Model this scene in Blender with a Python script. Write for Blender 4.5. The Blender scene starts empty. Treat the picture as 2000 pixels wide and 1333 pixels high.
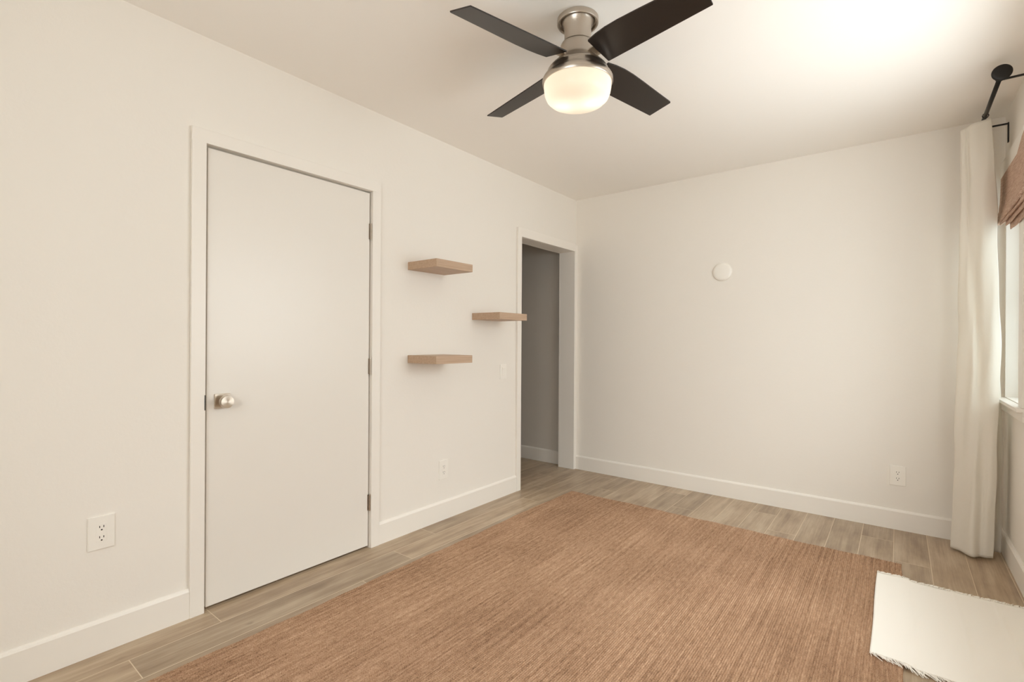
import bpy, bmesh, math, random
import numpy as np
from mathutils import Matrix, Vector
random.seed(7)
PI = math.pi
S = bpy.context.scene
COL = S.collection

# ------------------------------------------------------------------ camera
# room: left wall x=0, far wall y=D, right wall x=W, floor z=0, ceiling z=H
D, W, H = 4.016, 2.872, 2.513
YB = -0.75                      # wall behind the camera
f_px, yaw, pitch, roll = 963.6, 0.66404, -0.0005, 0.0060
cam_d = bpy.data.cameras.new('camera')
cam = bpy.data.objects.new('camera', cam_d); COL.objects.link(cam)
cam_d.sensor_fit = 'HORIZONTAL'; cam_d.sensor_width = 36.0
cam_d.lens = f_px * 36.0 / 2000.0
cam_d.clip_start = 0.02
fwd = Vector((-math.sin(yaw) * math.cos(pitch), math.cos(yaw) * math.cos(pitch), math.sin(pitch)))
rgt = Vector((math.cos(yaw), math.sin(yaw), 0)); upv = rgt.cross(fwd)
r2 = rgt * math.cos(roll) + upv * math.sin(roll)
u2 = -rgt * math.sin(roll) + upv * math.cos(roll)
m = Matrix((r2, u2, -fwd)).transposed().to_4x4()
m.translation = Vector((2.3867, 0.0, 1.1937))
cam.matrix_world = m
S.camera = cam

# ------------------------------------------------------------------ world, exposure
S.view_settings.view_transform = 'Standard'
S.view_settings.look = 'None'
S.view_settings.gamma = 1.0
S.view_settings.use_curve_mapping = False
S.view_settings.exposure = -0.06
S.cycles.use_denoising = True
S.cycles.max_bounces = 12
S.cycles.diffuse_bounces = 8
S.cycles.transparent_max_bounces = 12
S.cycles.sample_clamp_indirect = 6.0
world = bpy.data.worlds.new('daylight'); S.world = world
world.use_nodes = True
bg = world.node_tree.nodes['Background']
# outdoors: bright sky, duller band round the horizon, ground glow added to brighten the ceiling
BAND, LOW, SKYB, GLOW_SIDE, GLOW_BACK = 6.7, 6.2, 6.0, 2.4, 1.0
wt = world.node_tree
tc_ = wt.nodes.new('ShaderNodeTexCoord'); sx_ = wt.nodes.new('ShaderNodeSeparateXYZ')
wt.links.new(tc_.outputs['Generated'], sx_.inputs[0])
def zband(a_, b_, lo, hi, ax=2):
    mr = wt.nodes.new('ShaderNodeMapRange'); mr.interpolation_type = 'SMOOTHSTEP'
    wt.links.new(sx_.outputs[ax], mr.inputs['Value'])
    for k_, v_ in (('From Min', a_), ('From Max', b_), ('To Min', lo), ('To Max', hi)): mr.inputs[k_].default_value = v_
    return mr.outputs[0]
ad = wt.nodes.new('ShaderNodeMath'); ad.operation = 'ADD'
mu = wt.nodes.new('ShaderNodeMath'); mu.operation = 'MULTIPLY'      # added ground glow shaped by direction: strong towards the right wall, weak behind
wt.links.new(zband(-0.85, -0.18, 1.0, 0.0), mu.inputs[0]); wt.links.new(zband(0.05, 0.45, GLOW_BACK, GLOW_SIDE, 0), mu.inputs[1])
ab = wt.nodes.new('ShaderNodeMath'); ab.operation = 'ADD'; wt.links.new(zband(-0.14, 0.02, LOW, BAND), ab.inputs[1])
wt.links.new(mu.outputs[0], ab.inputs[0]); wt.links.new(ab.outputs[0], ad.inputs[0]); wt.links.new(zband(0.1, 0.65, 0.0, SKYB), ad.inputs[1])
wt.links.new(ad.outputs[0], bg.inputs['Strength'])
bg.inputs['Color'].default_value = (0.965, 0.985, 1.025, 1)

def portal(name, loc, rot, sx, sz):
    l = bpy.data.lights.new(name, 'AREA'); l.shape = 'RECTANGLE'; l.size = sx; l.size_y = sz
    l.cycles.is_portal = True
    o = bpy.data.objects.new(name, l); COL.objects.link(o)
    o.location = loc; o.rotation_euler = rot
    return o
WIN1 = (3.44, 3.975, 0.885, 2.14)          # y0,y1,z0,z1 the window in the picture, right wall
WIN_ASSUMED = (1.62, 3.07, 0.885, 2.14)           # unseen second right-wall window, put in to explain the light and fan shadow
WIN_ADDED = (1.15, 2.25, 0.885, 2.14)           # x0,x1,z0,z1 unseen window added behind the camera for fill light
for nm, wv in (('portal_a', WIN1), ('portal_b', WIN_ASSUMED)):
    portal(nm, (W + 0.16, (wv[0] + wv[1]) / 2, (wv[2] + wv[3]) / 2), (0, PI / 2, 0), wv[3] - wv[2], wv[1] - wv[0])
portal('portal_c', ((WIN_ADDED[0] + WIN_ADDED[1]) / 2, YB - 0.16, (WIN_ADDED[2] + WIN_ADDED[3]) / 2), (PI / 2, 0, 0), WIN_ADDED[1] - WIN_ADDED[0], WIN_ADDED[3] - WIN_ADDED[2])

# ------------------------------------------------------------------ materials
def lin(c):
    return tuple(((v / 255) / 12.92 if v / 255 <= 0.04045 else ((v / 255 + 0.055) / 1.055) ** 2.4) for v in c) + (1,)

def mat(name, rgb, rough=0.5, metal=0.0, spec=0.5):
    mt = bpy.data.materials.new(name); mt.use_nodes = True
    b = mt.node_tree.nodes['Principled BSDF']
    b.inputs['Base Color'].default_value = lin(rgb)
    b.inputs['Roughness'].default_value = rough
    b.inputs['Metallic'].default_value = metal
    b.inputs['Specular IOR Level'].default_value = spec
    return mt

class NT:
    def __init__(s, mt):
        s.t = mt.node_tree; s.b = s.t.nodes['Principled BSDF']
    def n(s, kind, **kw):
        nd = s.t.nodes.new(kind)
        for k, v in kw.items():
            if k.startswith('_'): setattr(nd, k[1:], v)
        return nd
    def l(s, a, b): s.t.links.new(a, b)
    def math(s, op, a, b=None, c=None):
        nd = s.t.nodes.new('ShaderNodeMath'); nd.operation = op
        for i, v in enumerate((a, b, c)):
            if v is None: continue
            if isinstance(v, (int, float)): nd.inputs[i].default_value = v
            else: s.l(v, nd.inputs[i])
        return nd.outputs[0]
    def noise(s, vec, scale, detail=3, rough=0.5):
        nd = s.t.nodes.new('ShaderNodeTexNoise'); nd.inputs['Scale'].default_value = scale
        nd.inputs['Detail'].default_value = detail; nd.inputs['Roughness'].default_value = rough
        if vec is not None: s.l(vec, nd.inputs['Vector'])
        return nd.outputs['Fac']
    def pos(s):
        return s.t.nodes.new('ShaderNodeTexCoord').outputs['Object']
    def mapping(s, vec, scale=(1, 1, 1), loc=(0, 0, 0)):
        nd = s.t.nodes.new('ShaderNodeMapping'); nd.inputs['Scale'].default_value = scale
        nd.inputs['Location'].default_value = loc
        s.l(vec, nd.inputs['Vector']); return nd.outputs[0]
    def ramp(s, fac, stops):
        nd = s.t.nodes.new('ShaderNodeValToRGB')
        e = nd.color_ramp.elements
        while len(e) < len(stops): e.new(0.5)
        for el, (p, c) in zip(e, stops): el.position = p; el.color = lin(c) if isinstance(c, tuple) else (c, c, c, 1)
        s.l(fac, nd.inputs[0]); return nd.outputs[0]
    def mix(s, fac, a, b, mode='MIX'):
        nd = s.t.nodes.new('ShaderNodeMix'); nd.data_type = 'RGBA'; nd.blend_type = mode
        for sock, v in ((nd.inputs[0], fac), (nd.inputs[6], a), (nd.inputs[7], b)):
            if isinstance(v, (int, float)): sock.default_value = v
            elif isinstance(v, tuple): sock.default_value = v
            else: s.l(v, sock)
        return nd.outputs[2]
    def bump(s, h, strength, dist):
        nd = s.t.nodes.new('ShaderNodeBump'); nd.inputs['Strength'].default_value = strength
        nd.inputs['Distance'].default_value = dist; s.l(h, nd.inputs['Height'])
        s.l(nd.outputs[0], s.b.inputs['Normal'])
    def color(s, c): s.l(c, s.b.inputs['Base Color'])

def wall_mat(name, rgb, bump=0.25, scale=55):
    mt = mat(name, rgb, 0.75, 0, 0.25); t = NT(mt); p = t.pos()
    a = t.noise(p, scale, 4, 0.6); b = t.noise(p, 6, 2)
    t.bump(t.math('ADD', a, t.math('MULTIPLY', b, 0.8)), bump, 0.002)
    return mt
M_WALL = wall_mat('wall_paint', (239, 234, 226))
M_WALL_DIM = wall_mat('wall_paint_dimmed', (218, 212, 203))  # wall paint darkened for the hall, its dimness put into the colour
M_CEIL = wall_mat('ceiling_paint', (247, 243, 237), 0.15, 30)
M_TRIM = mat('trim_paint', (241, 236, 228), 0.38)
M_DOOR = mat('door_paint', (235, 230, 222), 0.33)
M_PLATE = mat('white_plastic', (244, 240, 232), 0.3)
M_DARK = mat('socket_slot', (28, 24, 20), 0.6)
M_NICKEL = mat('brushed_nickel', (196, 186, 174), 0.3, 1.0)
t = NT(M_NICKEL); p = t.mapping(t.pos(), (30, 30, 900)); t.bump(t.noise(p, 1, 2), 0.12, 0.001)
t.b.inputs['Anisotropic'].default_value = 0.4
M_KNOB = mat('knob_nickel', (205, 194, 180), 0.28, 1.0)
M_KNOB.node_tree.nodes['Principled BSDF'].inputs['Anisotropic'].default_value = 0.75
tg = M_KNOB.node_tree.nodes.new('ShaderNodeTangent'); tg.direction_type = 'RADIAL'; tg.axis = 'X'
M_KNOB.node_tree.links.new(tg.outputs[0], M_KNOB.node_tree.nodes['Principled BSDF'].inputs['Tangent'])
M_BLACK = mat('black_iron', (26, 22, 19), 0.42, 0.3)
M_BLADE = mat('blade_espresso', (36, 28, 23), 0.36, 0, 0.5)

# oak coloured shelves
M_SHELF = mat('shelf_oak', (190, 160, 134), 0.5)
t = NT(M_SHELF); p = t.pos()
g = t.noise(t.mapping(p, (60, 4, 160)), 1, 4, 0.6)
t.color(t.ramp(g, [(0.3, (176, 147, 120)), (0.7, (197, 170, 146))]))

# plank tiles: .159 wide along x, about 1.2 long along y, light grout
M_FLOOR = mat('plank_tile', (170, 146, 117), 0.36)
t = NT(M_FLOOR); p = t.pos()
sep = t.n('ShaderNodeSeparateXYZ'); t.l(p, sep.inputs[0])
PW, PL, GX, GY = 0.159, 1.22, 0.0034, 0.0032
xs = t.math('DIVIDE', t.math('ADD', sep.outputs[0], 0.013 + PW * 20), PW)
ix = t.math('FLOOR', xs); fx = t.math('SUBTRACT', xs, ix)
stag = t.math('FRACT', t.math('ADD', t.math('MULTIPLY', ix, 0.261), 0.11))           # offset of each row
ys = t.math('ADD', t.math('DIVIDE', t.math('ADD', sep.outputs[1], 8.0 + YB), PL), stag)
iy = t.math('FLOOR', ys); fy = t.math('SUBTRACT', ys, iy)
gx = t.math('LESS_THAN', t.math('MINIMUM', fx, t.math('SUBTRACT', 1, fx)), GX / PW / 2)
gy = t.math('LESS_THAN', t.math('MINIMUM', fy, t.math('SUBTRACT', 1, fy)), GY / PL / 2)
gr = t.math('MAXIMUM', gx, gy)
cmb = t.n('ShaderNodeCombineXYZ'); t.l(ix, cmb.inputs[0]); t.l(iy, cmb.inputs[1])
wn = t.n('ShaderNodeTexWhiteNoise'); t.l(cmb.outputs[0], wn.inputs['Vector'])
off = t.n('ShaderNodeVectorMath', _operation='SCALE'); off.inputs['Scale'].default_value = 9.0
t.l(wn.outputs['Color'], off.inputs[0])
pv = t.n('ShaderNodeVectorMath', _operation='ADD'); t.l(p, pv.inputs[0]); t.l(off.outputs[0], pv.inputs[1])
g1 = t.noise(t.mapping(pv.outputs[0], (22, 1.6, 1)), 1, 5, 0.62)
g2 = t.noise(t.mapping(pv.outputs[0], (130, 3.5, 1)), 1, 3, 0.6)
g3 = t.noise(t.mapping(pv.outputs[0], (9, 3.2, 1)), 1, 3, 0.55)
gs = t.math('ADD', t.math('ADD', t.math('MULTIPLY', g1, 0.45), t.math('MULTIPLY', g2, 0.2)), t.math('MULTIPLY', g3, 0.35))
c = t.ramp(gs, [(0.37, (144, 121, 97)), (0.5, (172, 150, 124)), (0.62, (193, 174, 149))])
tone = t.math('ADD', 0.86, t.math('MULTIPLY', wn.outputs['Value'], 0.22))
tc = t.n('ShaderNodeCombineColor'); [t.l(tone, tc.inputs[i]) for i in range(3)]
c = t.mix(1.0, c, tc.outputs[0], 'MULTIPLY')
# a few dark knots
kn = t.n('ShaderNodeTexVoronoi'); kn.inputs['Scale'].default_value = 1; t.l(t.mapping(pv.outputs[0], (9, 3.0, 1)), kn.inputs['Vector'])
kd = t.math('ADD', kn.outputs['Distance'], t.math('MULTIPLY', t.noise(t.mapping(pv.outputs[0], (60, 22, 1)), 1, 3), 0.25))
kf = t.ramp(kd, [(0.14, 1.0), (0.21, 0.0)])
c = t.mix(t.math('MULTIPLY', kf, 0.45), c, lin((98, 76, 56)))
c = t.mix(gr, c, lin((212, 196, 172)))
t.color(c)
t.l(t.math('ADD', 0.34, t.math('MULTIPLY', gr, 0.3)), t.b.inputs['Roughness'])
t.bump(t.math('SUBTRACT', t.math('MULTIPLY', gs, 0.25), gr), 0.25, 0.001)

# jute
RIB = 0.0084
M_JUTE = mat('jute_weave', (182, 142, 108), 0.85, 0, 0.15)
t = NT(M_JUTE); p = t.pos()
n1 = t.noise(t.mapping(p, (1 / RIB * 0.6, 1.6, 0.0)), 1, 4, 0.65)
n2 = t.noise(t.mapping(p, (1 / RIB * 1.0, 26, 0.0)), 1, 3, 0.65)
n3 = t.noise(t.mapping(p, (330, 210, 0.0)), 1, 2, 0.6)
n4 = t.noise(t.mapping(p, (2.2, 2.2, 0.0)), 1, 2, 0.5)
fs = t.math('ADD', t.math('ADD', t.math('MULTIPLY', n1, 0.30), t.math('MULTIPLY', n2, 0.26)), t.math('ADD', t.math('MULTIPLY', n3, 0.32), t.math('MULTIPLY', n4, 0.12)))
t.color(t.ramp(fs, [(0.37, (110, 81, 60)), (0.46, (156, 122, 95)), (0.55, (185, 150, 121)), (0.66, (216, 185, 155))]))
t.bump(n3, 0.6, 0.002)

M_COTTON = mat('cotton_cloth', (250, 246, 238), 0.85, 0, 0.15)
t = NT(M_COTTON); p = t.pos()
w1 = t.noise(t.mapping(p, (90, 600, 1)), 1, 2); t.bump(w1, 0.3, 0.001)
M_FRINGE = mat('cotton_fringe', (246, 241, 232), 0.9, 0, 0.1)

M_CURT = mat('linen_white', (246, 241, 231), 0.9, 0, 0.1)
t = NT(M_CURT); p = t.pos()
t.bump(t.math('ADD', t.noise(t.mapping(p, (9, 9, 3)), 1, 3), t.math('MULTIPLY', t.noise(t.mapping(p, (700, 700, 500)), 1, 2), 0.08)), 0.35, 0.012)
tr = t.n('ShaderNodeBsdfTranslucent'); tr.inputs[0].default_value = lin((250, 246, 238))
mx = t.n('ShaderNodeMixShader'); mx.inputs[0].default_value = 0.22
outn = [n for n in t.t.nodes if n.type == 'OUTPUT_MATERIAL'][0]
t.l(t.b.outputs[0], mx.inputs[1]); t.l(tr.outputs[0], mx.inputs[2]); t.l(mx.outputs[0], outn.inputs[0])

M_SHADE = mat('woven_shade', (150, 112, 90), 0.85, 0, 0.15)
t = NT(M_SHADE); p = t.pos()
s1 = t.noise(t.mapping(p, (220, 14, 260)), 1, 3, 0.7); s2 = t.noise(t.mapping(p, (300, 260, 300)), 1, 2)
t.color(t.ramp(t.math('ADD', t.math('MULTIPLY', s1, 0.6), t.math('MULTIPLY', s2, 0.4)), [(0.35, (158, 126, 108)), (0.5, (192, 162, 143)), (0.66, (218, 193, 175))]))
t.bump(s1, 0.6, 0.002)

def glass_mat(name, tint):
    mt = bpy.data.materials.new(name); mt.use_nodes = True; nt = mt.node_tree
    nt.nodes.remove(nt.nodes['Principled BSDF'])
    o = nt.nodes['Material Output']; a = nt.nodes.new('ShaderNodeBsdfTransparent'); b = nt.nodes.new('ShaderNodeBsdfGlossy')
    b.inputs['Roughness'].default_value = 0.02
    a.inputs[0].default_value = tint
    lw = nt.nodes.new('ShaderNodeLayerWeight'); pw = nt.nodes.new('ShaderNodeMath'); pw.operation = 'POWER'; pw.inputs[1].default_value = 4.0
    nt.links.new(lw.outputs['Facing'], pw.inputs[0]); fr = nt.nodes.new('ShaderNodeMath'); fr.operation = 'MULTIPLY_ADD'
    nt.links.new(pw.outputs[0], fr.inputs[0]); fr.inputs[1].default_value = 0.55; fr.inputs[2].default_value = 0.03
    mx = nt.nodes.new('ShaderNodeMixShader'); nt.links.new(fr.outputs[0], mx.inputs[0])
    nt.links.new(a.outputs[0], mx.inputs[1]); nt.links.new(b.outputs[0], mx.inputs[2]); nt.links.new(mx.outputs[0], o.inputs[0])
    return mt
M_GLASS = glass_mat('window_glass', (0.96, 0.98, 0.97, 1))
M_DIM_GLASS = glass_mat('dimming_glass', (0.50, 0.525, 0.52, 1))     # tint added to cut the light through the small corner window

def bowl_mat():
    mt = bpy.data.materials.new('frosted_bowl'); mt.use_nodes = True; nt = mt.node_tree
    b = nt.nodes['Principled BSDF']; o = nt.nodes['Material Output']
    b.inputs['Base Color'].default_value = lin((240, 228, 208)); b.inputs['Roughness'].default_value = 0.25
    b.inputs['Emission Color'].default_value = (1.0, 0.95, 0.88, 1); b.inputs['Emission Strength'].default_value = 0.15
    tr = nt.nodes.new('ShaderNodeBsdfTranslucent'); tr.inputs[0].default_value = lin((255, 248, 236))
    mx = nt.nodes.new('ShaderNodeMixShader'); mx.inputs[0].default_value = 0.6
    nt.links.new(b.outputs[0], mx.inputs[1]); nt.links.new(tr.outputs[0], mx.inputs[2]); nt.links.new(mx.outputs[0], o.inputs[0])
    return mt
M_BOWL = bowl_mat()
M_BULB = bpy.data.materials.new('bulb_glow'); M_BULB.use_nodes = True
b_ = M_BULB.node_tree.nodes['Principled BSDF']
b_.inputs['Emission Color'].default_value = (1.0, 0.94, 0.86, 1); b_.inputs['Emission Strength'].default_value = 11.5

# ------------------------------------------------------------------ mesh helpers
def link(name, me, parent=None, m=None):
    o = bpy.data.objects.new(name, me); COL.objects.link(o)
    if m is not None and me is not None: me.materials.append(m)
    if parent is not None: o.parent = parent
    return o

def finish(name, bm, m, parent=None, smooth=False, bevel=0, seg=2, loc=None):
    bmesh.ops.remove_doubles(bm, verts=bm.verts, dist=1e-6)
    bmesh.ops.recalc_face_normals(bm, faces=bm.faces)
    me = bpy.data.meshes.new(name)
    if loc is not None: bmesh.ops.translate(bm, verts=bm.verts, vec=-Vector(loc))
    bm.to_mesh(me); bm.free()
    if smooth:
        for pl in me.polygons: pl.use_smooth = True
    o = link(name, me, parent, m)
    if loc is not None: o.location = loc
    if bevel:
        md = o.modifiers.new('bevel', 'BEVEL'); md.width = bevel; md.segments = seg; md.limit_method = 'ANGLE'
        md.angle_limit = math.radians(40)
    return o

def box(bm, x0, x1, y0, y1, z0, z1):
    v = [bm.verts.new((x, y, z)) for x in (x0, x1) for y in (y0, y1) for z in (z0, z1)]
    for f in ((0, 1, 3, 2), (4, 6, 7, 5), (0, 4, 5, 1), (2, 3, 7, 6), (0, 2, 6, 4), (1, 5, 7, 3)):
        bm.faces.new([v[i] for i in f])
    return v

def prism(bm, pts, axis, a, b):
    """extrude a closed 2D outline along one axis; pts are the other two coordinates in xyz order"""
    def mk(p, v):
        q = list(p); q.insert(axis, v); return bm.verts.new(q)
    A = [mk(p, a) for p in pts]; B = [mk(p, b) for p in pts]
    bm.faces.new(A); bm.faces.new(B[::-1])
    for i in range(len(pts)):
        j = (i + 1) % len(pts); bm.faces.new((A[i], B[i], B[j], A[j]))

def lathe(bm, prof, seg=64, mtx=None):
    rings = []
    for r, z in prof:
        if r < 1e-6: rings.append([bm.verts.new((0, 0, z))])
        else: rings.append([bm.verts.new((r * math.cos(2 * PI * i / seg), r * math.sin(2 * PI * i / seg), z)) for i in range(seg)])
    for A, B in zip(rings, rings[1:]):
        for i in range(seg):
            j = (i + 1) % seg
            if len(A) == 1 and len(B) == 1: continue
            if len(A) == 1: bm.faces.new((A[0], B[i], B[j]))
            elif len(B) == 1: bm.faces.new((A[i], B[0], A[j]))
            else: bm.faces.new((A[i], B[i], B[j], A[j]))
    if mtx is not None:
        vs = [v for r in rings for v in r]; bmesh.ops.transform(bm, matrix=mtx, verts=vs)

def tube(bm, pts, r, seg=12, caps=True, r_end=None):
    rings = []; n = len(pts)
    for k, p in enumerate(pts):
        p = Vector(p)
        d = (Vector(pts[min(k + 1, n - 1)]) - Vector(pts[max(k - 1, 0)])).normalized()
        a = d.orthogonal() if abs(d.z) > 0.95 else d.cross(Vector((0, 0, 1)))
        a.normalize(); b = d.cross(a)
        rr = r if r_end is None else r + (r_end - r) * k / (n - 1)
        rings.append([bm.verts.new(p + (a * math.cos(2 * PI * i / seg) + b * math.sin(2 * PI * i / seg)) * rr) for i in range(seg)])
    for A, B in zip(rings, rings[1:]):
        for i in range(seg): bm.faces.new((A[i], A[(i + 1) % seg], B[(i + 1) % seg], B[i]))
    if caps: bm.faces.new(rings[0][::-1]); bm.faces.new(rings[-1])

def wall_with_holes(bm, axis, t0, t1, u0, u1, z0, z1, holes):
    """slab between t0 and t1 on `axis`, spanning u and z, with rectangular holes (u0,u1,z0,z1)"""
    us = sorted({u0, u1, *[h[0] for h in holes], *[h[1] for h in holes]})
    zs = sorted({z0, z1, *[h[2] for h in holes], *[h[3] for h in holes]})
    def solid(i, k):
        if i < 0 or k < 0 or i >= len(us) - 1 or k >= len(zs) - 1: return False
        cu, cz = (us[i] + us[i + 1]) / 2, (zs[k] + zs[k + 1]) / 2
        return not any(h[0] < cu < h[1] and h[2] < cz < h[3] for h in holes)
    V = {}
    def v(t, u, z):
        key = (t, round(u, 5), round(z, 5))
        if key not in V: V[key] = bm.verts.new((t, u, z) if axis == 0 else (u, t, z))
        return V[key]
    for i in range(len(us) - 1):
        for k in range(len(zs) - 1):
            if not solid(i, k): continue
            a, b, c, d = us[i], us[i + 1], zs[k], zs[k + 1]
            for t in (t0, t1): bm.faces.new((v(t, a, c), v(t, b, c), v(t, b, d), v(t, a, d)))
            if not solid(i - 1, k): bm.faces.new((v(t0, a, c), v(t1, a, c), v(t1, a, d), v(t0, a, d)))
            if not solid(i + 1, k): bm.faces.new((v(t0, b, c), v(t1, b, c), v(t1, b, d), v(t0, b, d)))
            if not solid(i, k - 1): bm.faces.new((v(t0, a, c), v(t1, a, c), v(t1, b, c), v(t0, b, c)))
            if not solid(i, k + 1): bm.faces.new((v(t0, a, d), v(t1, a, d), v(t1, b, d), v(t0, b, d)))

def struct(o): o['kind'] = 'structure'; return o
def tag(o, label, cat, group=None):
    o['label'] = label; o['category'] = cat
    if group: o['group'] = group
    return o
def thing(name, loc, label, cat, group=None):
    o = bpy.data.objects.new(name, None); COL.objects.link(o); o.location = loc
    o.empty_display_size = 0.1
    return tag(o, label, cat, group)

# ------------------------------------------------------------------ room shell
HX, HY0 = -3.2, 0.3                                     # hall / closet space behind the left wall
bm = bmesh.new(); box(bm, HX, W, YB, D + 0.034, -0.12, 0); struct(finish('floor', bm, M_FLOOR))
bm = bmesh.new(); box(bm, HX - 0.1, W + 0.15, YB - 0.15, D + 0.18, H, H + 0.12); struct(finish('ceiling', bm, M_CEIL))
DOOR = (0.868, 1.742, -0.001, 2.050); OPEN = (3.150, 3.967, -0.001, 2.040)
WT = 0.135
bm = bmesh.new(); wall_with_holes(bm, 0, -WT, 0, YB, D, 0, H, [(DOOR[0] - .012, DOOR[1] + .012, 0, DOOR[3] + .012), (OPEN[0] - .012, OPEN[1] + .012, 0, OPEN[3] + .012)])
struct(finish('wall_left', bm, M_WALL))
bm = bmesh.new(); box(bm, -WT + 0.001, W + 0.15, D, D + 0.15, 0, H); struct(finish('wall_far', bm, M_WALL))
bm = bmesh.new(); wall_with_holes(bm, 0, W, W + 0.15, YB - 0.15, D, -0.12, H, [WIN1, WIN_ASSUMED]); struct(finish('wall_right', bm, M_WALL))
bm = bmesh.new(); wall_with_holes(bm, 1, YB - 0.15, YB, -WT, W, -0.12, H, [WIN_ADDED]); struct(finish('wall_back', bm, M_WALL))
bm = bmesh.new(); box(bm, HX - 0.1, -WT, D + 0.034, D + 0.15, 0, H); struct(finish('wall_hall_far', bm, M_WALL_DIM))
bm = bmesh.new(); box(bm, HX - 0.1, HX, HY0, D + 0.034, -0.12, H); struct(finish('wall_hall_side', bm, M_WALL_DIM))
bm = bmesh.new(); box(bm, HX - 0.1, -WT, HY0 - 0.1, HY0, -0.12, H); struct(finish('wall_hall_back', bm, M_WALL_DIM))

BT, BH = 0.014, 0.126
def base_profile(sgn, off):       # horizontal coordinate away from the wall, height
    pts = [(0, 0), (BT, 0), (BT, BH - 0.012), (BT - 0.004, BH - 0.005), (BT - 0.009, BH), (0, BH)]
    return [(off + sgn * a, b) for a, b in pts]
def baseboard(name, axis, sgn, off, spans):
    bm = bmesh.new()
    for a, b in spans: prism(bm, base_profile(sgn, off), 1 if axis == 0 else 0, a, b)
    struct(finish(name, bm, M_TRIM))
CW = 0.056                                               # casing width
baseboard('baseboard_left', 0, 1, 0.0, [(YB + BT, DOOR[0] - CW), (DOOR[1] - 0.012 + CW, OPEN[0] - 0.03)])
baseboard('baseboard_far', 1, -1, D, [(0.019, W - BT)])
baseboard('baseboard_right', 0, -1, W, [(YB + BT, D)])
baseboard('baseboard_back', 1, 1, YB, [(0, W)])
baseboard('baseboard_hall', 1, -1, D + 0.034, [(HX, -WT)])

# closet door casing and jambs (trim_1), cased opening (trim_2)
def casing_bm(bm, y0, y1, ztop, w0, w1, wt, x_face=0.018, x_back=-WT - 0.018):
    """legs of widths w0, w1 outside y0, y1 and a head board; front, back and lining"""
    for xa, xb in ((0.0, x_face), (x_back, -WT)):
        box(bm, xa, xb, y0 - w0, y0, 0, ztop); box(bm, xa, xb, y1, y1 + w1, 0, ztop)
        box(bm, xa, xb, y0 - w0, y1 + w1, ztop, ztop + wt)
    box(bm, -WT, 0, y0 - 0.0118, y0, 0, ztop); box(bm, -WT, 0, y1, y1 + 0.0118, 0, ztop)
    box(bm, -WT, 0, y0 - 0.0118, y1 + 0.0118, ztop, ztop + 0.0118)
bm = bmesh.new(); casing_bm(bm, DOOR[0], DOOR[1] - 0.012, DOOR[3] - 0.004, CW, CW, 0.058)
for a, b in ((DOOR[0], DOOR[0] + 0.009), (DOOR[1] - 0.021, DOOR[1] - 0.012)): box(bm, -0.06, -0.040, a - 0.0005, b + 0.0005, 0, DOOR[3] - 0.004)
box(bm, -0.06, -0.040, DOOR[0], DOOR[1] - 0.012, DOOR[3] - 0.016, DOOR[3] - 0.003)
struct(finish('trim_1', bm, M_TRIM, bevel=0.0015))
bm = bmesh.new(); casing_bm(bm, OPEN[0], OPEN[1], OPEN[3] - 0.012, 0.05, 0.048, 0.068)
struct(finish('trim_2', bm, M_TRIM, bevel=0.0015))

# ---- closet door
SY0, SY1, SZ0, SZ1 = DOOR[0] + 0.0125, DOOR[1] - 0.012 - 0.007, 0.013, 2.035
bm = bmesh.new(); box(bm, -0.038, -0.003, SY0, SY1, SZ0, SZ1)
door = struct(finish('door_1', bm, M_DOOR, bevel=0.0015))
def hinge(z):
    bm = bmesh.new()
    yh = SY1 + 0.0035
    for k in range(3): tube(bm, [(0.006, yh, z + k * 0.0300), (0.006, yh, z + k * 0.0300 + 0.0292)], 0.0055, 12)
    tube(bm, [(0.006, yh, z - 0.003), (0.006, yh, z + 0.0925)], 0.0035, 10)
    box(bm, -0.003, -0.001, SY1 - 0.006, SY1 + 0.001, z, z + 0.089)
    o = finish('hinge', bm, M_NICKEL, door, smooth=False)
for z in (1.770, 0.998, 0.217): hinge(z)
KY, KZ = 0.943, 0.916
bm = bmesh.new(); box(bm, -0.003, 0.005, KY - 0.033, KY + 0.033, KZ - 0.033, KZ + 0.033)
rose = finish('rose_plate', bm, M_KNOB, door, bevel=0.0012)
bm = bmesh.new()
mx_ = Matrix.Translation((0.005, KY, KZ)) @ Matrix.Rotation(PI / 2, 4, 'Y')
lathe(bm, [(0.0, 0), (0.015, 0.0), (0.0145, 0.018), (0.0255, 0.024), (0.0275, 0.030), (0.0275, 0.050), (0.0262, 0.0525), (0.0, 0.0532)], 48, mx_)
kn_ = finish('door_knob', bm, M_KNOB, door, smooth=True); md = kn_.modifiers.new('es', 'EDGE_SPLIT'); md.split_angle = math.radians(35)
bm = bmesh.new(); box(bm, 0.0150, 0.0186, DOOR[0] - 0.0035, DOOR[0] + 0.0006, KZ - 0.033, KZ + 0.033)
finish('latch_plate', bm, M_DARK, door)

# ------------------------------------------------------------------ windows
def frame_rect(bm, axis, t0, t1, u0, u1, z0, z1, w):
    def b(ua, ub, za, zb):
        if axis == 0: box(bm, t0, t1, ua, ub, za, zb)
        else: box(bm, ua, ub, t0, t1, za, zb)
    b(u0, u0 + w, z0, z1); b(u1 - w, u1, z0, z1); b(u0 + w, u1 - w, z0, z0 + w); b(u0 + w, u1 - w, z1 - w, z1)

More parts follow.
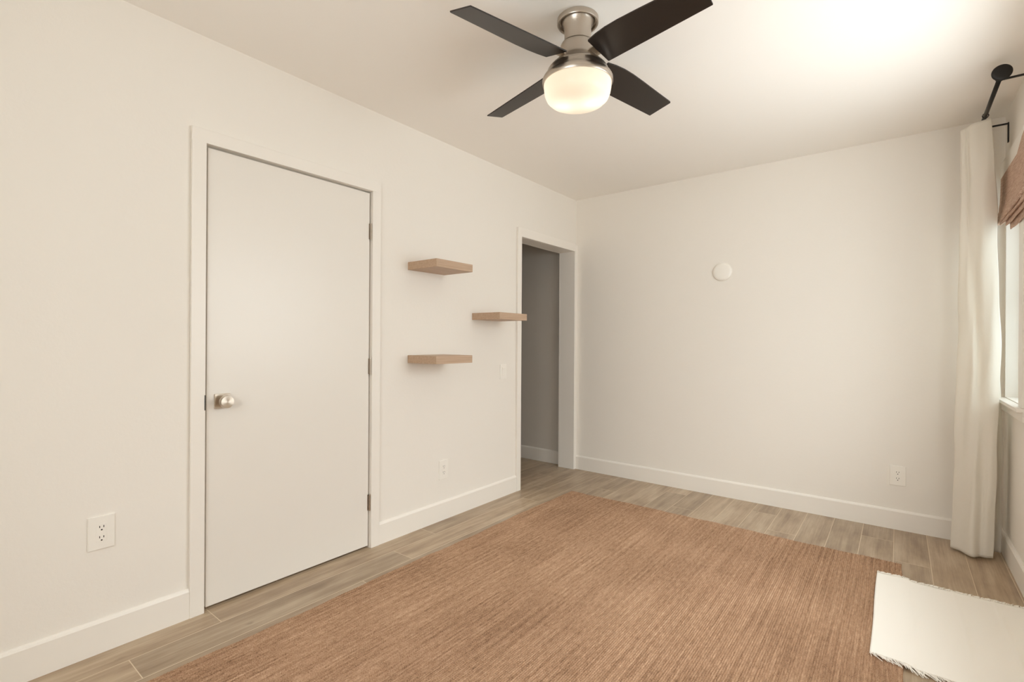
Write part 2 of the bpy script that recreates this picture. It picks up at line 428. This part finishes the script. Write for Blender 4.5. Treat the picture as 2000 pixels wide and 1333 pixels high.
def window(name, axis, face, sgn, u0, u1, z0, z1, far_leg=True, tn=1):
    """face = wall face, sgn = direction from the wall face to the outside"""
    w = bpy.data.objects.new(name, None); COL.objects.link(w); struct(w)
    def bx(bm, ta, tb, ua, ub, za, zb):
        a, b = sorted((face + sgn * ta, face + sgn * tb))
        if axis == 0: box(bm, a, b, ua, ub, za, zb)
        else: box(bm, ua, ub, a, b, za, zb)
    cw = 0.094
    bm = bmesh.new()                                       # casing on the wall
    bx(bm, -0.020, 0, u0 - cw, u0, z0, z1 + cw)
    if far_leg: bx(bm, -0.020, 0, u1, u1 + cw, z0, z1 + cw)
    ue = u1 + cw if far_leg else D
    bx(bm, -0.0205, 0, u0 - cw, ue, z1, z1 + cw)
    finish('casing', bm, M_TRIM, w, bevel=0.002)
    bm = bmesh.new(); bx(bm, -0.042, 0.001, u0 - cw - 0.02, ue + (0.02 if far_leg else 0), z0 - 0.018, z0)
    bx(bm, 0.0, 0.10, u0, u1, z0 - 0.0, z0 + 0.004)
    finish('window_sill', bm, M_TRIM, w, bevel=0.002)
    bm = bmesh.new(); bx(bm, -0.018, 0, u0 - cw, ue, z0 - 0.068, z0 - 0.018)
    finish('apron', bm, M_TRIM, w, bevel=0.002)
    # lining, frame, sash, glass
    a, b = sorted((face + sgn * 0.075, face + sgn * 0.125))
    bm = bmesh.new(); frame_rect(bm, axis, a, b, u0, u1, z0, z1, 0.035)
    zm = (z0 + z1) / 2
    if axis == 0: box(bm, a + 0.01, b - 0.01, u0 + 0.03, u1 - 0.03, zm - 0.018, zm + 0.018)
    else: box(bm, u0 + 0.03, u1 - 0.03, a + 0.01, b - 0.01, zm - 0.018, zm + 0.018)
    finish('sash', bm, M_TRIM, w, bevel=0.002)
    c = (a + b) / 2
    for za, zb in ((z0 + 0.034, zm - 0.017), (zm + 0.017, z1 - 0.034)):
        bm = bmesh.new()
        if axis == 0: box(bm, c - 0.002, c + 0.002, u0 + 0.034, u1 - 0.034, za, zb)
        else: box(bm, u0 + 0.034, u1 - 0.034, c - 0.002, c + 0.002, za, zb)
        finish('pane', bm, M_DIM_GLASS if name == 'window_1' else M_GLASS, w)
    return w
window('window_1', 0, W, 1, *WIN1, far_leg=False)
window('window_assumed', 0, W, 1, *WIN_ASSUMED)
window('window_added', 1, YB, -1, *WIN_ADDED)

# ------------------------------------------------------------------ wall plates
def outlet(loc, rz, label):
    t = thing('wall_outlet', loc, label, 'outlet', 'wall outlets')
    t.rotation_euler = (0, 0, rz)                      # local +x points into the room, y across, z up
    bm = bmesh.new(); w, h = 0.0415, 0.062
    prism(bm, [(0, -w), (0.004, -w), (0.0065, -w + 0.003), (0.0065, w - 0.003), (0.004, w), (0, w)], 2, -h, h)
    finish('cover_plate', bm, M_PLATE, t, bevel=0.001)
    bm = bmesh.new(); box(bm, 0.0060, 0.0074, -0.0165, 0.0165, -0.0335, 0.0335)
    rec = finish('receptacle', bm, M_PLATE, t, bevel=0.0006)
    for zc in (0.0185, -0.0205):
        for s in (-1, 1):
            bm = bmesh.new(); box(bm, 0.0070, 0.0077, s * 0.0062 - 0.0012, s * 0.0062 + 0.0012, zc + 0.0005, zc + 0.0085)
            finish('slot', bm, M_DARK, rec)
        bm = bmesh.new(); lathe(bm, [(0, 0), (0.0027, 0), (0.0027, 0.0007), (0, 0.0007)], 14, Matrix.Translation((0.0070, 0, zc - 0.0075)) @ Matrix.Rotation(PI / 2, 4, 'Y'))
        finish('ground_hole', bm, M_DARK, rec)
    return t
outlet((0, 0.518, 0.455), 0, 'large white wall outlet left of the closet door, nearest the camera')
outlet((0, 2.3135, 0.332), 0, 'white wall outlet low on the left wall under the floating shelves')
outlet((2.389, D, 0.344), -PI / 2, 'white wall outlet on the far wall beside the curtain')

sw = thing('light_switch', (0, 2.9385, 0.956), 'white rocker light switch on the left wall beside the cased doorway', 'light switch')
bm = bmesh.new(); w, h = 0.037, 0.0565
prism(bm, [(0, -w), (0.004, -w), (0.006, -w + 0.003), (0.006, w - 0.003), (0.004, w), (0, w)], 2, -h, h)
finish('cover_plate', bm, M_PLATE, sw, bevel=0.001)
bm = bmesh.new(); prism(bm, [(0.0055, -0.033), (0.0068, -0.033), (0.0095, 0.0), (0.0115, 0.033), (0.0055, 0.033)], 1, -0.0165, 0.0165)
finish('rocker', bm, M_PLATE, sw, bevel=0.0006)

bm = bmesh.new()
lathe(bm, [(0, 0), (0.071, 0), (0.0715, 0.004), (0.069, 0.010), (0.062, 0.0155), (0.052, 0.018), (0, 0.0185)], 64, Matrix.Rotation(PI / 2, 4, 'X'))
disc = finish('round_cover_plate', bm, M_PLATE, smooth=True)
disc.location = (1.311, D, 1.737)
tag(disc, 'round white blank cover plate mounted high on the far wall', 'cover plate')

# ------------------------------------------------------------------ floating shelves
def shelf(y, z, label):
    bm = bmesh.new(); box(bm, 0, 0.255, 0, 0.312, 0, 0.0475)
    o = finish('floating_shelf', bm, M_SHELF, bevel=0.0012); o.location = (0, y, z)
    return tag(o, label, 'shelf', 'floating wall shelves')
shelf(2.002, 1.628, 'light oak floating shelf on the left wall, highest of the three')
shelf(2.587, 1.341, 'light oak floating shelf in the middle, overlapping the cased doorway')
shelf(2.004, 1.053, 'light oak floating shelf on the left wall, lowest of the three')

# ------------------------------------------------------------------ ceiling fan
FX, FY = 1.3468, 1.7533
fan = thing('ceiling_fan', (FX, FY, H), 'four blade ceiling fan in brushed nickel with dark blades and lit glass bowl', 'ceiling fan')
def part(name, prof, m, parent=fan, split=30):
    bm = bmesh.new(); lathe(bm, [(r, z - H) for r, z in prof], 72)
    o = finish(name, bm, m, parent, smooth=True)
    md = o.modifiers.new('es', 'EDGE_SPLIT'); md.split_angle = math.radians(split)
    return o
part('canopy', [(0, H), (0.080, H), (0.084, H - 0.003), (0.084, 2.494), (0.082, 2.4905), (0.0765, 2.4905), (0.075, 2.494), (0.075, 2.504), (0.0, 2.504)], M_NICKEL)
part('neck', [(0.0, 2.504), (0.070, 2.503), (0.066, 2.496), (0.0545, 2.474), (0.0545, 2.412), (0.0, 2.412)], M_NICKEL)
part('motor_housing', [(0.0, 2.413), (0.060, 2.4125), (0.066, 2.409), (0.0705, 2.400), (0.0735, 2.380), (0.0755, 2.358), (0.082, 2.342), (0.096, 2.328), (0.111, 2.314), (0.121, 2.302), (0.1235, 2.297), (0.0, 2.297)], M_NICKEL, split=50)
part('light_ring', [(0.0, 2.2965), (0.1235, 2.2965), (0.1255, 2.290), (0.131, 2.278), (0.139, 2.270), (0.1435, 2.262), (0.1440, 2.250), (0.1405, 2.243), (0.136, 2.243), (0.134, 2.26), (0.0, 2.26)], M_NICKEL, split=50)
bowl = part('glass_bowl', [(0.1365, 2.256), (0.1375, 2.244), (0.1365, 2.225), (0.133, 2.205), (0.126, 2.188), (0.114, 2.176), (0.094, 2.168), (0.06, 2.163), (0.0, 2.161)], M_BOWL, split=80)
for bx_, by_ in ((-0.055, -0.02), (0.055, 0.03)):
    bm = bmesh.new(); bmesh.ops.create_uvsphere(bm, u_segments=24, v_segments=16, radius=0.021)
    bmesh.ops.translate(bm, verts=bm.verts, vec=(bx_, by_, 2.222 - H))
    finish('bulb', bm, M_BULB, bowl, smooth=True)
A0 = math.radians(75.3)
def blade_bm():
    bm = bmesh.new()
    plus = [(0.114, 0.057), (0.117, 0.060), (0.30, 0.0625), (0.553, 0.0655), (0.5591, 0.0655)]
    minus = [(0.1155, -0.0600), (0.118, -0.0625), (0.16, -0.0690), (0.21, -0.0720), (0.27, -0.0700), (0.35, -0.063), (0.45, -0.053), (0.572, -0.0413), (0.578, -0.038)]
    out = plus + minus[::-1]
    def z(al, pe): return 2.3276 - 0.28 * pe - 0.0246 * (al - 0.1) - H
    # curl of the root so that it scoops towards the hub
    th = 0.0055
    top = [bm.verts.new((a, p_, z(a, p_) + th)) for a, p_ in out]; bot = [bm.verts.new((a, p_, z(a, p_))) for a, p_ in out]
    bm.faces.new(bot); bm.faces.new(top[::-1]); n = len(out)
    for i in range(n): j = (i + 1) % n; bm.faces.new((bot[i], top[i], top[j], bot[j]))
    return bm
def arm_bm():
    bm = bmesh.new()
    v = box(bm, 0.080, 0.150, -0.022, 0.022, 2.333 - H, 2.338 - H)
    for q in v: q.co.z += -0.28 * q.co.y + 0.0035
    return bm
for k in range(4):
    a = A0 + k * PI / 2
    o = finish('fan_blade', blade_bm(), M_BLADE, fan, bevel=0.0012); o.rotation_euler = (0, 0, a)
    o2 = finish('blade_arm', arm_bm(), M_NICKEL, fan); o2.rotation_euler = (0, 0, a)

# ------------------------------------------------------------------ curtain rod, bracket, rings
RX, RZ = 2.757, 2.443
rod = thing('curtain_rod', (RX, 3.19, RZ), 'black metal curtain rod with a round dish finial above the window', 'curtain rod')
def rel(o, pts): return [tuple(Vector(q) - Vector(o)) for q in pts]
RO = (RX, 3.19, RZ)
bm = bmesh.new(); tube(bm, rel(RO, [(RX, 3.20, RZ), (RX, 3.97, RZ)]), 0.0095, 20); finish('rod', bm, M_BLACK, rod, smooth=True)
bm = bmesh.new()
lathe(bm, [(0, 0.0), (0.020, -0.001), (0.033, 0.001), (0.0365, 0.004), (0.036, 0.008), (0.028, 0.018), (0.018, 0.026), (0.013, 0.030), (0.013, 0.040), (0.0, 0.040)], 40, Matrix.Rotation(-PI / 2, 4, 'X'))
bmesh.ops.translate(bm, verts=bm.verts, vec=(0, -0.022, 0))
finish('finial', bm, M_BLACK, rod, smooth=True)
for yb in (3.235, 3.905):
    bm = bmesh.new()
    box(bm, 0.0, W - RX - 0.003, yb - 3.19 - 0.005, yb - 3.19 + 0.005, -0.004 - 0.009, 0.004 - 0.009)
    box(bm, W - RX - 0.006, W - RX, yb - 3.19 - 0.009, yb - 3.19 + 0.009, -0.115, -0.003)
    pts = [(0.0145 * math.cos(q * PI / 10), yb - 3.19, 0.0145 * math.sin(q * PI / 10)) for q in range(-10, 1)]
    tube(bm, pts, 0.0032, 8)
    finish('bracket', bm, M_BLACK, rod, bevel=0.0008)
for yr in (3.7175,):
    bm = bmesh.new()
    tube(bm, [(0.0128 * math.cos(2 * PI * q / 20), yr - 3.19, 0.0128 * math.sin(2 * PI * q / 20) - 0.002) for q in range(21)], 0.0020, 8)
    finish('ring', bm, M_BLACK, rod, smooth=True)

# ------------------------------------------------------------------ curtain
def catmull(P, n):
    P = np.array(P, float); Q = np.vstack([2 * P[0] - P[1], P, 2 * P[-1] - P[-2]]); out = []
    for i in range(len(P) - 1):
        a, b, c_, d = Q[i:i + 4]
        for s in np.linspace(0, 1, n, endpoint=False):
            out.append(0.5 * ((2 * b) + (-a + c_) * s + (2 * a - 5 * b + 4 * c_ - d) * s * s + (-a + 3 * b - 3 * c_ + d) * s ** 3))
    out.append(P[-1]); return np.array(out)
# plan of the bunched panel at four heights, from the free edge near the wall round to the back
plans = {
    2.445: [(2.785, 3.735), (2.755, 3.722), (2.722, 3.716), (2.695, 3.722), (2.684, 3.742), (2.674, 3.740), (2.662, 3.748), (2.668, 3.775), (2.72, 3.790), (2.775, 3.800), (2.73, 3.825), (2.68, 3.845), (2.73, 3.870), (2.77, 3.880), (2.795, 3.900)],
    1.90: [(2.806, 3.730), (2.775, 3.716), (2.742, 3.712), (2.715, 3.726), (2.697, 3.748), (2.682, 3.744), (2.664, 3.756), (2.668, 3.785), (2.72, 3.795), (2.775, 3.805), (2.73, 3.835), (2.68, 3.855), (2.73, 3.880), (2.77, 3.885), (2.795, 3.905)],
    1.20: [(2.823, 3.728), (2.792, 3.712), (2.760, 3.716), (2.735, 3.738), (2.712, 3.726), (2.690, 3.740), (2.656, 3.766), (2.664, 3.795), (2.72, 3.800), (2.775, 3.810), (2.73, 3.840), (2.68, 3.865), (2.73, 3.890), (2.79, 3.895), (2.835, 3.905)],
    0.60: [(2.816, 3.745), (2.786, 3.732), (2.755, 3.742), (2.730, 3.728), (2.706, 3.738), (2.680, 3.765), (2.645, 3.790), (2.660, 3.820), (2.72, 3.815), (2.775, 3.825), (2.73, 3.855), (2.69, 3.875), (2.76, 3.895), (2.81, 3.890), (2.850, 3.880)],
    0.012: [(2.803, 3.772), (2.776, 3.758), (2.748, 3.756), (2.716, 3.722), (2.694, 3.752), (2.668, 3.790), (2.636, 3.826), (2.660, 3.850), (2.72, 3.835), (2.775, 3.845), (2.73, 3.875), (2.70, 3.895), (2.76, 3.915), (2.81, 3.905), (2.848, 3.895)],
}
zk = sorted(plans); PL_ = [catmull(plans[z], 8) for z in zk]
zz = np.linspace(0.012, 2.445, 150)
stack = np.stack(PL_)                                   # heights x samples x 2
verts = []; ns = stack.shape[1]
for z in zz:
    i = min(max(np.searchsorted(zk, z) - 1, 0), len(zk) - 2)
    s = (z - zk[i]) / (zk[i + 1] - zk[i]); s = s * s * (3 - 2 * s) * 0.5 + s * 0.5
    row = stack[i] * (1 - s) + stack[i + 1] * s
    for k, (x, y) in enumerate(row):
        u = k / ns
        wob = 0.0025 * math.sin(z * 7 + u * 40) + 0.0015 * math.sin(z * 17 + u * 11)
        dz = (z / 2.445) ** 6 * (0.016 + 0.25 * (2.785 - x))       # the heading sags away from the rod
        verts.append((x + wob, y + wob * 0.8, z - dz))
faces = [(r * ns + k, r * ns + k + 1, (r + 1) * ns + k + 1, (r + 1) * ns + k) for r in range(len(zz) - 1) for k in range(ns - 1)]
me = bpy.data.meshes.new('curtain'); me.from_pydata(verts, [], faces)
for pl in me.polygons: pl.use_smooth = True
cur = link('curtain', me, None, M_CURT)
md = cur.modifiers.new('sol', 'SOLIDIFY'); md.thickness = 0.0018
tag(cur, 'long white linen curtain panel bunched in the right corner beside the window', 'curtain')

# ------------------------------------------------------------------ woven roman shade
shade = thing('roman_shade', (W, 3.7, 2.14), 'brown woven roman shade folded up at the top of the window', 'window shade')
def strip(bm, prof, y0, y1, th=0.003, n=16, sag=0.0, wav=0.0, seed=0, solid=False):
    """prof: (x out from the wall, z) polyline swept along y with thickness"""
    P = np.array(prof, float); T = np.gradient(P, axis=0); N = np.stack([-T[:, 1], T[:, 0]], 1); N /= np.linalg.norm(N, axis=1)[:, None] + 1e-9
    rows = []
    for i in range(n + 1):
        s = i / n; y = y0 + (y1 - y0) * s
        dz = -sag * 4 * s * (1 - s) + wav * math.sin(s * 9 + seed); dx = wav * math.cos(s * 7 + seed * 2)
        A = [bm.verts.new((-(a + dx * 0.6), y - 3.7, b + dz - 2.14)) for a, b in P]
        B = [bm.verts.new((-(a + na * th + dx * 0.6), y - 3.7, b + nb * th + dz - 2.14)) for (a, b), (na, nb) in zip(P, N)]
        if solid: [bm.verts.remove(q) for q in B]; B = []
        rows.append(A + B[::-1])
    L = len(rows[0])
    for A, B in zip(rows, rows[1:]):
        for k in range(L): bm.faces.new((A[k], A[(k + 1) % L], B[(k + 1) % L], B[k]))
    bm.faces.new(rows[0][::-1]); bm.faces.new(rows[-1])
Y0S, Y1S = 3.225, 3.960
bm = bmesh.new(); strip(bm, [(0.0225, 2.138), (0.024, 2.05), (0.027, 1.98), (0.030, 1.92), (0.028, 1.88)], Y0S, Y1S, 0.003, 12)
for q in bm.verts:                                  # the near end of the fabric rides up over the casing
    if q.co.z > -0.03: q.co.z += 0.06 * min(max((3.47 - (q.co.y + 3.7)) / 0.15, 0), 1)
finish('panel', bm, M_SHADE, shade)
for k, (zt, ztip, out) in enumerate([(2.00, 1.930, 0.034), (1.97, 1.905, 0.042), (1.94, 1.880, 0.049), (1.92, 1.862, 0.054), (1.90, 1.845, 0.048), (1.88, 1.820, 0.038), (1.86, 1.790, 0.027)]):
    bm = bmesh.new(); e = out - 0.024
    prof = [(0.026, zt), (0.027 + e * 0.4, zt - 0.018), (0.025 + e * 0.85, ztip + 0.022), (out, ztip + 0.006), (out - 0.002, ztip), (0.022 + e * 0.6, ztip + 0.006), (0.0225, zt - 0.035)]
    strip(bm, [tuple(q) for q in catmull(prof, 3)], Y0S - 0.004 * (k % 3), (3.958, 3.960, 3.957, 3.95, 3.80, 3.69, 3.63)[k], 0.0018, 16, 0.006, 0.0012, k, True)
    finish('fold', bm, M_SHADE, shade, smooth=True)
bm = bmesh.new(); box(bm, 0.012, 0.045, 3.445 - 3.7, Y1S - 3.7, -0.032, -0.001); finish('head_rail', bm, M_TRIM, shade)

# ------------------------------------------------------------------ jute rug
RX0, RX1, RY0, RY1, RT = 0.352, 2.412, 0.32, 3.372, 0.0095
nr = int(round((RX1 - RX0) / RIB)); per = 4
nx = nr * per + 1; ny = 1301
xs_ = np.linspace(RX0, RX1, nx); ys_ = np.linspace(RY0, RY1, ny)
rng = np.random.default_rng(3)
ph = (np.arange(nx) / per); rib = np.abs(np.sin(np.pi * ph)) ** 0.7
ribid = np.minimum((np.arange(nx) // per), nr - 1)
rn = rng.normal(0, 1, (nr, ny // 6 + 2))
rows_t = np.linspace(0, ny // 6, ny)
rns = np.stack([np.interp(rows_t, np.arange(rn.shape[1]), r) for r in rn])      # rib x y
Zg = RT - 0.0040 + 0.0040 * rib[None, :] * (1 + 0.12 * rns[ribid].T) + 0.0009 * np.sin(ys_ * 5.1)[:, None] * np.sin(xs_ * 4.0)[None, :]
# stitches of the twisted yarn: slanting bumps along every rib
fr_ = (ph % 1.0)[None, :]; phr = rng.uniform(0, 1, nr)[ribid][None, :] * 0.25
Zg += 0.0011 * np.sin(2 * np.pi * (ys_[:, None] / 0.0105 + fr_ * 0.55 + phr)) * (0.35 + 0.65 * rib[None, :])
Zg += 0.0003 * rng.normal(0, 1, Zg.shape)
# edges: slightly wavy outline
wy = 0.004 * np.sin(xs_ * 9.0) + 0.003 * np.sin(xs_ * 31 + 1) + 0.0018 * np.repeat(rng.normal(0, 1, nr + 1), per)[:nx]
wx = 0.004 * np.sin(ys_ * 6.0 + 1) + 0.002 * np.sin(ys_ * 23)
X = np.tile(xs_, (ny, 1)); Y = np.tile(ys_[:, None], (1, nx)).astype(float)
e = np.clip((ys_ - (RY1 - 0.25)) / 0.25, 0, 1)[:, None]; Y = Y + e * wy[None, :]
ex = np.clip(1 - (xs_ - RX0) / 0.3, 0, 1)[None, :] - np.clip((xs_ - (RX1 - 0.3)) / 0.3, 0, 1)[None, :]
X = X + ex * wx[:, None]
V = np.stack([X, Y, Zg], -1).reshape(-1, 3)
idx = np.arange(nx * ny).reshape(ny, nx)
F = np.stack([idx[:-1, :-1], idx[:-1, 1:], idx[1:, 1:], idx[1:, :-1]], -1).reshape(-1, 4)
# border loop dropped to the floor
loop = np.concatenate([idx[0, :], idx[1:, -1], idx[-1, -2::-1], idx[-2:0:-1, 0]])
Vb = V[loop].copy(); Vb[:, 2] = 0.0
base0 = len(V); V = np.vstack([V, Vb]); nl = len(loop)
li = np.arange(nl); lj = (li + 1) % nl
F2 = np.stack([loop[lj], loop[li], base0 + li, base0 + lj], -1)
F = np.vstack([F, F2])
me = bpy.data.meshes.new('jute_rug')
me.vertices.add(len(V)); me.vertices.foreach_set('co', V.ravel())
me.loops.add(F.size); me.loops.foreach_set('vertex_index', F.ravel().astype(np.int32))
me.polygons.add(len(F)); me.polygons.foreach_set('loop_start', np.arange(0, F.size, 4, dtype=np.int32))
me.polygons.foreach_set('use_smooth', np.ones(len(F), dtype=bool))
me.update(); me.validate()
rug = link('jute_rug', me, None, M_JUTE)
tag(rug, 'large brown ribbed jute rug covering most of the tile floor', 'rug')

# ------------------------------------------------------------------ fringed cotton mat over the rug edge
mt_ = thing('cotton_mat', (2.58, 2.79, 0), 'small white cotton mat with fringed edges lying over the rug edge', 'mat')
def mat_z(x):
    s = min(max((x - (RX1 - 0.004)) / 0.05, 0), 1); s = s * s * (3 - 2 * s)
    return (RT + 0.0025) * (1 - s) + 0.0018 * s
MX0, MX1, MY0, MY1 = 2.307, 2.853, 2.322, 3.165
bm = bmesh.new(); NXm, NYm = 70, 70
G = []
for j in range(NYm + 1):
    row = []
    for i in range(NXm + 1):
        u, v_ = i / NXm, j / NYm; x = MX0 + (MX1 - MX0) * u; y = MY0 + (MY1 - MY0) * v_
        x2 = x + 0.0015 * math.sin(y * 8) * (1 - u); y2 = y + 0.002 * math.sin(x * 16) * (2 * v_ - 1)
        crease = sum(0.0038 * math.exp(-((x - c0 - 0.012 * math.sin(y * 3)) / 0.005) ** 2) for c0 in (2.43, 2.60, 2.74))
        row.append(bm.verts.new((x2 - 2.58, y2 - 2.79, mat_z(x) + 0.0022 + crease + 0.0005 * math.sin(y * 21 + x * 30))))
    G.append(row)
for j in range(NYm):
    for i in range(NXm): bm.faces.new((G[j][i], G[j][i + 1], G[j + 1][i + 1], G[j + 1][i]))
o = finish('woven_panel', bm, M_COTTON, mt_, smooth=True); md = o.modifiers.new('s', 'SOLIDIFY'); md.thickness = 0.0026; md.offset = -1
def fringe(y, sgn, length):
    bm = bmesh.new()
    n = 150
    for i in range(n):
        x = MX0 + 0.002 + (MX1 - MX0 - 0.004) * i / (n - 1) + random.uniform(-.001, .001)
        L = length * random.uniform(0.5, 1.15); a = random.uniform(-0.75, 0.75) + 0.25
        z0 = mat_z(x) + 0.0035; pts = []
        cx_ = x; cy_ = y - sgn * 0.004 + 0.002 * math.sin(x * 16) * sgn
        for k in range(4):
            s = k / 3
            px = min(cx_ + math.sin(a + 0.5 * s) * L * s, W - 0.018)
            pts.append((px - 2.58, cy_ + sgn * math.cos(a * 0.8) * L * s - 2.79, max(mat_z(px) + 0.0035 + 0.004 * math.sin(s * PI) * random.uniform(0.2, 1.0) - 0.0015 * s, 0.0015)))
        tube(bm, pts, random.uniform(0.0014, 0.0026), 6, True, 0.0010)
    o = finish('fringe', bm, M_FRINGE, mt_, smooth=True); o['kind'] = 'stuff'
fringe(MY0, -1, 0.036); fringe(MY1, 1, 0.024)
